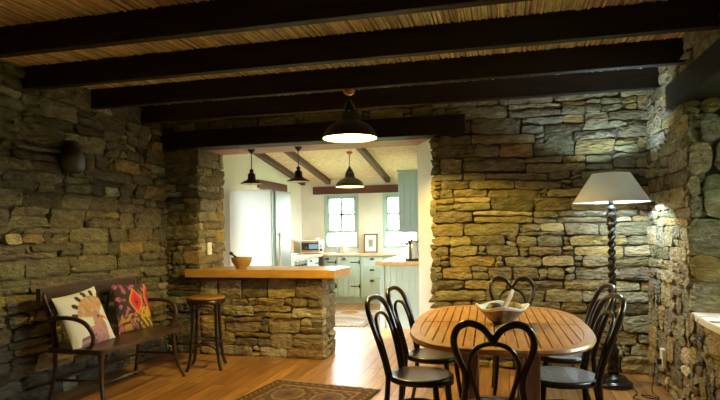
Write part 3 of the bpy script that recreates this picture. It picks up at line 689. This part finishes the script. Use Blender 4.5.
# bowl and what is in it
bx, by = -.045, 3.74
t = thing('fruit_bowl', 'wide ceramic bowl with white wavy rim in the middle of the table', 'bowl', (bx, by, TZ + .001)); t.scale = (.92, .92, .95)
b = MB(); vs, fs = [], []; n = 48
prof = [(0, .0), (.055, 0), (.06, .008), (.09, .03), (.135, .07), (.172, .115), (.170, .122), (.162, .118), (.125, .075), (.08, .038), (0, .028)]
def bowl_part(prof, m):
    b = MB(); vs, fs = [], []
    for (rr, z) in prof:
        for k in range(n):
            a = 2 * PI * k / n; q = 1 + (.05 * math.sin(3 * a + .6) + .02 * math.sin(7 * a)) * (z / .12); w = (z / .12) ** 2 * .010 * math.sin(4 * a + 1)
            vs.append((rr * q * math.cos(a), rr * q * math.sin(a) * .96, z + w))
    for i in range(len(prof) - 1):
        for k in range(n): fs.append((i * n + k, i * n + (k + 1) % n, (i + 1) * n + (k + 1) % n, (i + 1) * n + k))
    b.add(vs, fs); return b
bowl_part(prof[:6], 0).build('bowl_body', M_GLAZE, t)
bowl_part([(.160, .102), (.176, .112), (.180, .121), (.174, .127), (.164, .122), (.156, .112)], 0).build('white_rim', M_CERAMIC, t)
bowl_part([(.160, .116), (.125, .075), (.08, .038), (0.001, .028)], 0).build('bowl_inside', M_CERAMIC, t)
b = MB(); b.lathe([(0, 0), (.04, .004), (.062, .03), (.066, .055), (.05, .085), (.02, .1), (0, .102)], 24); o = b.build('gourd', M_DKWOOD); o.location = (bx - .045, by + .005, TZ + .034); o.rotation_euler = (.3, .2, 0); tag(o, 'dark round gourd lying in the white-rimmed bowl', 'gourd')
b = MB(); b.lathe([(0, 0), (.035, .004), (.05, .026), (.052, .046), (.04, .07), (0, .082)], 24); o = b.build('gourd', mat('ochre_gourd', (.40, .24, .05), .5, noise_amt=.3)); o.location = (bx + .075, by + .03, TZ + .058); tag(o, 'yellow-brown gourd at the right side inside the white-rimmed bowl', 'gourd')
t = thing('serving_spoon', 'pale horn spoon standing up out of the white-rimmed bowl', 'spoon', (bx, by, TZ))
b = MB(); b.tube(cr([(-.02, -.05, .055), (.015, -.03, .11), (.045, -.02, .16), (.060, -.01, .195), (.075, 0, .22)], 5), [.010] * 6 + [.016] * 6 + [.019] * 5 + [.013] * 3 + [.006], 10, flat=.35); b.build('blade', M_HORN, t)

# ------------------------------------------------------------------ floor lamp in the corner
LX, LY = .86, 5.27
t = thing('floor_lamp', 'dark barley-twist floor lamp with beige cone shade in the corner', 'lamp', (LX, LY, 0))
b = MB(); b.lathe([(0, 0), (.150, 0), (.158, .012), (.155, .032), (.140, .045), (.118, .05), (.112, .07), (.098, .085), (.055, .095), (.045, .11), (0, .11)], 40); b.build('base', M_LAMPW, t)
b = MB(); n, zs = 20, 220
vs, fs = [], []
for j in range(zs + 1):
    z = .33 + (1.37 - .33) * j / zs
    for k in range(n):
        a = 2 * PI * k / n; rr = .026 + .0085 * math.cos(2 * (a - z * 2 * PI / .135))
        vs.append((rr * math.cos(a), rr * math.sin(a), z))
for j in range(zs):
    for k in range(n): fs.append((j * n + k, j * n + (k + 1) % n, (j + 1) * n + (k + 1) % n, (j + 1) * n + k))
b.add(vs, fs); b.build('twisted_pole', M_LAMPW, t)
b = MB(); b.lathe([(.035, .10), (.05, .12), (.052, .15), (.04, .17), (.046, .19), (.05, .22), (.042, .26), (.046, .285), (.05, .30), (.042, .32), (.03, .335)], 28); b.build('lower_turning', M_LAMPW, t)
b = MB(); b.lathe([(.028, 1.365), (.042, 1.375), (.044, 1.385), (.032, 1.395), (.038, 1.42), (.043, 1.445), (.038, 1.475), (.026, 1.50), (.036, 1.51), (.036, 1.522), (.018, 1.53), (.016, 1.56), (0, 1.56)], 28); b.build('upper_turning', M_LAMPW, t)
b = MB(); b.lathe([(.018, 1.55), (.022, 1.56), (.022, 1.60), (.016, 1.605), (0, 1.605)], 20); b.build('bulb_holder', M_IRON, t)
b = MB(); zb, zt = 1.568, 1.815
sd = [(.304, zb), (.308, zb), (.306, zb + .006), (.152, zt), (.149, zt)]; b2_ = MB(); b2_.lathe([(.304, zb), (.303, zb + .006), (.149, zt)], 64); b2_.build('shade_lining', M_LINING, t)
b.lathe(sd, 64); b.build('lamp_shade', M_SHADE, t)
b = MB(); 
for k in range(3):
    a = 2 * PI * k / 3; b.tube([(.01 * math.cos(a), .01 * math.sin(a), 1.77), (.149 * math.cos(a), .149 * math.sin(a), 1.80)], .003, 6)
b.tube([(0, 0, 1.60), (0, 0, 1.78)], .004, 6); b.build('shade_carrier', M_COPPER, t)
b = MB(); b.lathe([(0, 1.606), (.018, 1.61), (.026, 1.65), (.022, 1.70), (.01, 1.72), (0, 1.722)], 16); b.build('bulb', M_BULBC, t)
def point(name, loc, w, col, rad, parent=None):
    l = bpy.data.lights.new(name, 'POINT'); l.energy = w; l.color = col; l.shadow_soft_size = rad; o = bpy.data.objects.new(name, l); COL.objects.link(o); o.location = loc
    if parent: o.parent = parent
    return o
point('lamp_light', (.03, -.03, 1.69), LAMP_W, COOL, .035, t)
b = MB(); b.tube(cr([(LX + .14, LY - .02, .012), (1.0, 5.05, .006), (.95, 4.92, .006), (1.02, 4.82, .006), (1.12, 4.86, .006), (1.10, 4.98, .006), (1.02, 5.0, .006), (1.06, 4.9, .012), (1.14, 4.95, .006), (1.12, 5.08, .01), (1.135, 5.10, .12), (1.15, 5.10, .25)], 6), .004, 6); tag(b.build('power_cord', M_IRON), 'black cord looping on the floor between lamp base and wall socket', 'cord')
t = thing('wall_socket', 'white double wall socket low on the right stone wall', 'socket', (XR - .03, 5.10, .29))
b = MB(); b.box((-.012, 0, 0), (.03, .085, .15)); b.build('plate', M_WHITE, t, bevel=.004); b = MB(); b.box((-.04, 0, -.03), (.035, .04, .045)); b.build('plug', M_IRON, t, bevel=.004)

# ------------------------------------------------------------------ pendant lamps
def dome_pendant(name, label, loc, ztop, watt, R=.225, group=None):
    t = thing(name, label, 'lamp', loc, 0, group); k = R / .225
    b = MB(); b.lathe([(.227 * k, 0), (.224 * k, .016 * k), (.212 * k, .05 * k), (.188 * k, .085 * k), (.15 * k, .115 * k), (.11 * k, .135 * k), (.085 * k, .147 * k), (.078 * k, .16 * k), (.074 * k, .20 * k)], 48); b.build('dome', M_ENAMEL, t)
    b = MB(); b.lathe([(.221 * k, .004), (.218 * k, .018 * k), (.207 * k, .05 * k), (.183 * k, .082 * k), (.145 * k, .111 * k), (.105 * k, .131 * k), (.08 * k, .143 * k), (.071 * k, .16 * k), (.067 * k, .19 * k), (0, .245 * k)], 48); b.build('white_lining', M_WHITEIN, t)
    b = MB(); b.lathe([(.074 * k, .20 * k), (.066 * k, .215 * k), (.064 * k, .232 * k), (.05 * k, .25 * k), (.034 * k, .285 * k), (.02 * k, .30 * k), (.02 * k, .32 * k), (0, .322 * k)], 48, skip=lambda i, q: i == 1 and q % 4 < 2); b.build('vented_cap', M_ENAMEL, t)
    b = MB(); b.lathe([(0, .085 * k), (.03 * k, .09 * k), (.042 * k, .105 * k), (.035 * k, .125 * k), (.02 * k, .15 * k), (.018 * k, .19 * k), (0, .19 * k)], 20); b.build('bulb', M_BULBW, t)
    h = ztop - loc[2]
    b = MB(); b.tube([(0, 0, .32 * k), (0, 0, h - .01)], .006, 8); b.build('cord', M_IRON, t)
    b = MB(); b.lathe([(0, h), (.05, h), (.052, h - .012), (.042, h - .03), (.02, h - .045), (0, h - .046)], 24); b.build('ceiling_rose', M_COPPER, t)
    point('pendant_light', (0, 0, .06 * k), watt, WARM, .022, t)
    return t
dome_pendant('pendant_lamp', 'large dark dome pendant lamp, lit, hanging from a black ceiling beam', (-1.26, 4.575, 2.12), 2.527, PENDANT_W, .225)
KY = 9.0; dome_pendant('pendant_lamp', 'dark dome pendant lamp, lit, hanging from the pale kitchen ceiling', (-2.49, KY, 2.065), zk(KY), PENDANT_K_W, .235)
def small_pendant(label, loc, ztop):
    t = thing('pendant_lamp', label, 'lamp', loc, 0, 'small black pendants over the bar'); h = ztop - loc[2]
    b = MB(); b.lathe([(.128, 0), (.127, .006), (.095, .028), (.055, .048), (.048, .058), (.045, .062), (.043, .108), (.032, .122), (.018, .130), (.018, .14), (.026, .148), (.022, .162), (.008, .172), (0, .173)], 36); b.build('shade', M_ENAMEL, t)
    b = MB(); b.lathe([(.124, .003), (.09, .027), (.05, .045), (0, .05)], 36); b.build('lining', M_CERAMIC, t)
    b = MB(); b.lathe([(0, -.012), (.02, -.005), (.026, .015), (.02, .045), (0, .046)], 16); b.build('bulb', M_CERAMIC, t)
    b = MB(); b.tube([(0, 0, .17), (0, 0, h - .02)], .005, 8); b.build('rod', M_IRON, t)
    b = MB(); b.lathe([(0, h), (.042, h), (.042, h - .01), (.02, h - .035), (.008, h - .05), (0, h - .05)], 24); b.build('ceiling_rose', M_ENAMEL, t)
small_pendant('small black pendant lamp over the bar, in front of the fridge', (-2.82, 6.0, 1.90), LZ0 + .002)
small_pendant('small black pendant lamp over the bar, right of the fridge', (-2.245, 5.98, 1.905), LZ0 + .002)

# ------------------------------------------------------------------ kitchen fittings
def bead(b, x0, x1, y, z0, z1, step=.09, M=None):
    """beaded boards facing -y"""
    n = max(1, round((x1 - x0) / step)); w = (x1 - x0) / n
    for i in range(n): b.bb((x0 + w * i + .003, y - .012, z0), (x0 + w * (i + 1) - .003, y, z1), 0, M)
def strap(b, x, y, z, s): b.bb((min(x, x + s * .17), y - .006, z - .009), (max(x, x + s * .17), y, z + .009)); b.bb((x - .012, y - .008, z - .035), (x + .012, y, z + .035))
def cup(parent, x, y, z):
    b = MB(); vs, fs = [], []
    for j in range(5):
        for k in range(9):
            a = PI * k / 8; p = PI / 2 * j / 4; vs.append((x + .045 * math.cos(a), y - .028 * math.sin(a) * math.cos(p) - .002, z + .012 - .0 + .022 * math.sin(p) * math.sin(a) - .012 * (1 - j / 4)))
    for j in range(4):
        for k in range(8): fs.append((j * 9 + k, j * 9 + k + 1, (j + 1) * 9 + k + 1, (j + 1) * 9 + k))
    b.add(vs, fs); b.build('cup_handle', M_IRON, parent)
ZT = .92
def base_unit(label, M, w, kind, group='sage green base cabinets'):
    """local: front faces -y at y=0, x 0..w"""
    t = bpy.data.objects.new('base_cabinet', None); COL.objects.link(t); t.matrix_world = M; tag(t, label, 'cabinet', group)
    b = MB(); b.bb((.001, .02, .10), (w - .001, .585, ZT - .045)); b.build('carcass', M_SAGE, t); b = MB(); b.bb((.001, .06, 0), (w - .001, .10, .10)); b.build('kickboard', M_SAGE, t)
    if kind == 'drawers':
        for (z0, z1) in ((.12, .46), (.47, .66), (.67, .86)):
            b = MB(); b.bb((.012, -.004, z0), (w - .012, .02, z1)); d = b.build('drawer', M_SAGE, t, bevel=.004); cup(d, w / 2, -.004, z1 - .05)
    elif kind == 'door':
        b = MB(); b.bb((.012, .004, .12), (w - .012, .02, .86)); bead(b, .012, w - .012, .006, .12, .86, .10); d = b.build('door', M_SAGE, t)
        
        for zz in (.765, .32):
            b = MB(); strap(b, w - .02, -.006, zz, -1); b.build('strap_hinge', M_IRON, d)
        cup(d, w * .3, -.006, .81)
    elif kind == 'oven':
        b = MB(); b.bb((.012, -.004, .70), (w - .012, .02, .86)); d = b.build('control_panel', M_STEEL, t, bevel=.004)
        b = MB(); b.bb((.012, -.008, .14), (w - .012, .02, .69)); d = b.build('oven_door', M_STEEL, t, bevel=.004); b = MB(); b.bb((.07, -.012, .25), (w - .07, -.006, .58)); b.build('oven_glass', M_GLASSDK, d)
        b = MB(); b.tube([(.07, -.045, .64), (w - .07, -.045, .64)], .01, 8); b.build('handle', M_STEEL, d)
        for i in range(4):
            b = MB(); b.lathe([(0, 0), (.018, 0), (.016, .02), (0, .02)], 14, M=Matrix.Translation((.1 + (w - .2) * i / 3, -.004, .78)) @ Matrix.Rotation(PI / 2, 4, 'X')); b.build('knob', M_IRON, t)
    return t
YC = 10.20
for (x0, x1, kind, l) in ((-3.36, -3.09, 'door', 'narrow sage green base cabinet in the kitchen corner under the window'), (-3.09, -2.64, 'door', 'sage green base cabinet with strap-hinged door under the kitchen window'), (-2.64, -2.20, 'drawers', 'sage green drawer unit with three black cup handles under the framed picture'), (-2.20, -1.74, 'door', 'sage green base cabinet partly behind the bentwood chairs and side counter')):
    base_unit(l, Matrix.Translation((x0, YC, 0)), x1 - x0, kind)
XC = -3.38; ML = lambda y: Matrix.Translation((XC, y, 0)) @ Matrix.Rotation(PI / 2, 4, 'Z')
base_unit('sage green base cabinet beside the fridge on the left kitchen wall', ML(8.22), .55, 'door'); base_unit('built-in steel oven with dark glass door on the left kitchen wall', ML(8.77), .60, 'oven'); base_unit('sage green base cabinet between the oven and the kitchen corner', ML(9.37), .62, 'door'); 
b = MB(); b.prism([(XKL + .005, 8.20), (XC + .03, 8.20), (XC + .03, YC - .03), (-1.70, YC - .03), (-1.70, YK - .005), (XKL + .005, YK - .005)], ZT - .043, ZT); tag(b.build('kitchen_worktop', M_BEECH, bevel=.005), 'L-shaped pale wooden worktop on the sage green cabinets under the windows', 'worktop')
# side counter on the right with beaded end panel
RX0, RX1, RY = -1.76, XKR - .005, 7.72
t = thing('side_counter', 'pale blue counter with boarded end panel behind the bentwood chairs', 'cabinet', (0, 0, 0))
b = MB(); b.bb((RX0 + .05, RY + .02, .08), (RX1, 10.14, ZT - .055)); b.bb((RX0 + .10, RY + .06, 0), (RX1, 10.1, .08)); b.build('carcass', M_BLUEP, t)
b = MB(); bead(b, RX0 + .10, RX1, RY + .02, .0, ZT - .055, .085); b.build('end_panel', M_BLUEP, t)
b = MB(); b.bb((RX0 + .04, RY, 0), (RX0 + .10, RY + .06, ZT - .055)); b.build('corner_post', M_BLUEP, t, bevel=.004)
for i in range(3):
    y0 = RY + .10 + i * .78; b = MB(); b.bb((RX0 + .03, y0, .12), (RX0 + .05, y0 + .74, .84)); d = b.build('door', M_BLUEP, t, bevel=.003); b = MB(); b.tube([(RX0 + .01, y0 + .1, .55), (RX0 + .01, y0 + .1, .70)], .008, 8); b.build('handle', M_IRON, d)
b = MB(); b.bb((RX0 - .02, RY - .03, ZT - .053), (RX1, 10.16, ZT)); tag(b.build('side_worktop', M_BEECH, bevel=.005), 'pale wooden worktop of the side counter under the kettle', 'worktop')
# wall cupboard
t = thing('wall_cupboard', 'pale blue boarded wall cupboard hanging above the side counter', 'cabinet', (0, 0, 0))
UX0, UY, UZ0, UZ1 = -1.555, 8.35, 1.315, 2.20
b = MB(); b.bb((UX0 + .005, UY + .012, UZ0), (XKR - .005, UY + .78, UZ1)); b.build('carcass', M_BLUEP, t); b = MB(); bead(b, UX0, XKR - .005, UY + .012, UZ0, UZ1, .085); b.build('end_panel', M_BLUEP, t)
for i in range(2):
    b = MB(); b.bb((UX0 - .015, UY + .02 + i * .38, UZ0 + .01), (UX0 + .005, UY + .38 + i * .38, UZ1 - .01)); b.build('door', M_BLUEP, t, bevel=.003)
b = MB(); b.bb((UX0 - .03, UY - .02, UZ1), (XKR - .005, UY + .80, UZ1 + .04)); b.build('cornice', M_BLUEP, t, bevel=.006)
# fridge
t = thing('fridge', 'tall white fridge with steel-grey door against the left kitchen wall', 'fridge', (-3.86, 7.50, 0))
b = MB(); b.bb((-.02, 0, .03), (.63, .60, 1.95)); b.bb((.03, .03, 0), (.60, .57, .03)); b.build('body', M_WHITE, t, bevel=.012)
for (z0, z1) in ((.06, .70), (.715, 1.945)):
    b = MB(); b.bb((.635, .002, z0), (.69, .598, z1)); d = b.build('door', M_FDOOR, t, bevel=.012)
    zz = (z1 - .5, z1 - .06) if z0 < .5 else (z0 + .06, z0 + .62)
    b = MB(); b.tube([(.725, .07, zz[0]), (.725, .07, zz[1])], .013, 10); b.tube([(.69, .07, zz[0] + .03), (.725, .07, zz[0] + .03)], .008, 8); b.tube([(.69, .07, zz[1] - .03), (.725, .07, zz[1] - .03)], .008, 8); b.build('handle', M_WHITE, d)
# kettle
t = thing('kettle', 'brushed steel electric kettle on the side counter by the doorway', 'kettle', (-1.30, 7.92, ZT + .001), math.radians(20)); t.scale = (1.12, 1.12, 1.12)
b = MB(); b.lathe([(0, 0), (.085, 0), (.088, .01), (.086, .03), (0, .03)], 32); b.build('base', M_IRON, t)
b = MB(); b.lathe([(.082, .03), (.083, .05), (.073, .16), (.066, .235), (.06, .245), (0, .252)], 32); b.build('body', M_STEEL, t)
b = MB(); b.tube(cr([(.06, 0, .235), (.10, 0, .235), (.125, 0, .2), (.122, 0, .12), (.08, 0, .06)], 5), .012, 10, flat=1.2); b.build('handle', M_IRON, t)
b = MB(); b.lathe([(.058, .246), (.05, .257), (.012, .26), (.012, .275), (0, .277)], 24); b.build('lid', M_IRON, t)
b = MB(); b.tube([(-.06, 0, .2), (-.10, 0, .225)], [.022, .012], 10); b.build('spout', M_STEEL, t)
# framed picture
t = thing('framed_picture', 'small wood-framed picture with white mount leaning between the kitchen windows', 'picture', (-2.57, 10.735, ZT + .002)); t.rotation_euler = (math.radians(-5), 0, 0)
b = MB(); w, h = .27, .36
for s in (-1, 1): b.box((s * (w / 2 - .011), 0, h / 2), (.022, .02, h))
b.box((0, 0, .011), (w - .044, .02, .022)); b.box((0, 0, h - .011), (w - .044, .02, .022)); b.build('frame', mat('frame_wood', (.12, .06, .035), .5), t)
b = MB(); b.box((0, .003, h / 2), (w - .044, .006, h - .044)); b.build('mount', M_WHITE, t)
b = MB(); b.box((0, -.001, h / 2 + .005), (.085, .003, .14)); b.build('print', mat('print_paper', (.10, .13, .12), .6, col2=(.38, .40, .34), noise_scale=14), t)
# jug and canister by the window
t = thing('jug', 'cream enamel jug on the worktop under the kitchen window', 'jug', (-3.08, 10.62, ZT + .001))
b = MB(); b.lathe([(0, 0), (.05, 0), (.058, .02), (.06, .08), (.048, .15), (.052, .175), (.048, .175), (.044, .15), (.05, .08), (0, .02)], 28); b.build('body', mat('cream_enamel', (.80, .72, .55), .4), t)
b = MB(); b.tube(cr([(.05, 0, .155), (.09, 0, .14), (.09, 0, .08), (.057, 0, .05)], 5), .007, 8); b.build('handle', M_CERAMIC, t)
b = MB(); b.lathe([(0, 0), (.03, 0), (.033, .01), (.033, .12), (.022, .135), (.022, .165), (0, .167)], 20); o = b.build('bottle', mat('blue_white', (.62, .74, .80), .3)); o.location = (-3.20, 10.66, ZT + .001); tag(o, 'pale blue bottle beside the cream jug under the kitchen window', 'bottle')
# tabletop oven in the corner
t = thing('tabletop_oven', 'white tabletop oven with two knobs in the kitchen corner', 'oven', (-3.66, 10.42, ZT + .001), math.radians(22))
b = MB(); b.bb((-.22, -.16, .012), (.22, .17, .26)); 
for s in (-1, 1):
    for q in (-.12, .13): b.bb((s * .18 - .015, q - .015, 0), (s * .18 + .015, q + .015, .012))
b.build('body', M_WHITE, t, bevel=.012)
b = MB(); b.bb((-.20, -.172, .03), (.12, -.160, .235)); d = b.build('door', M_GLASSDK, t, bevel=.004)
b = MB(); b.tube([(-.18, -.19, .215), (.10, -.19, .215)], .009, 8); b.build('handle', M_MORTARW, d)
b = MB(); b.bb((-.19, -.176, .035), (.11, -.171, .065)); b.build('lower_rail', M_MORTARW, d)
b = MB(); b.bb((-.06, -.175, .09), (.11, -.171, .18)); b.build('window', M_BLUE, d)  # blue reflection in the door glass, painted as a flat panel
for z in (.07, .145):
    b = MB(); b.lathe([(0, 0), (.026, 0), (.022, .022), (0, .022)], 18, M=Matrix.Translation((.17, -.16, z)) @ Matrix.Rotation(PI / 2, 4, 'X')); b.build('knob', M_IRON if z < .1 else M_STEEL, t)
b = MB(); b.bb((-.12, -.1, 0), (.12, .1, .025)); o = b.build('tray', M_HORN, bevel=.006); o.location = (-3.66, 10.44, ZT + .265); tag(o, 'pale tray lying on top of the white tabletop oven', 'tray')
b = MB(); b.box((0, 0, .14), (.02, .22, .28)); o = b.build('chopping_board', M_BEECH, bevel=.006); o.location = (-3.945, 10.10, ZT + .002); o.rotation_euler = (0, math.radians(-6), 0); tag(o, 'wooden chopping board leaning on the left kitchen wall beside the white oven', 'board', kind='thing')
# hob
t = thing('gas_hob', 'white gas hob with blue burners set in the left kitchen worktop', 'hob', (-3.68, 9.02, ZT + .001))
b = MB(); b.bb((-.25, -.28, 0), (.25, .28, .012)); b.build('hob_plate', M_WHITE, t, bevel=.004)
for s in (-1, 1):
    for q in (-1, 1):
        b = MB(); b.lathe([(.0, .012), (.045, .012), (.045, .028), (.03, .034), (0, .034)], 20, c=(s * .12, q * .14, 0)); o = b.build('burner', M_BLUE, t)
        b = MB(); 
        for k in range(4): a = PI / 2 * k + PI / 4; b.tube([(s * .12 + .1 * math.cos(a), q * .14 + .1 * math.sin(a), .012), (s * .12 + .1 * math.cos(a), q * .14 + .1 * math.sin(a), .045), (s * .12 + .02 * math.cos(a), q * .14 + .02 * math.sin(a), .045)], .005, 6)
        b.build('pan_support', M_WHITE, o)
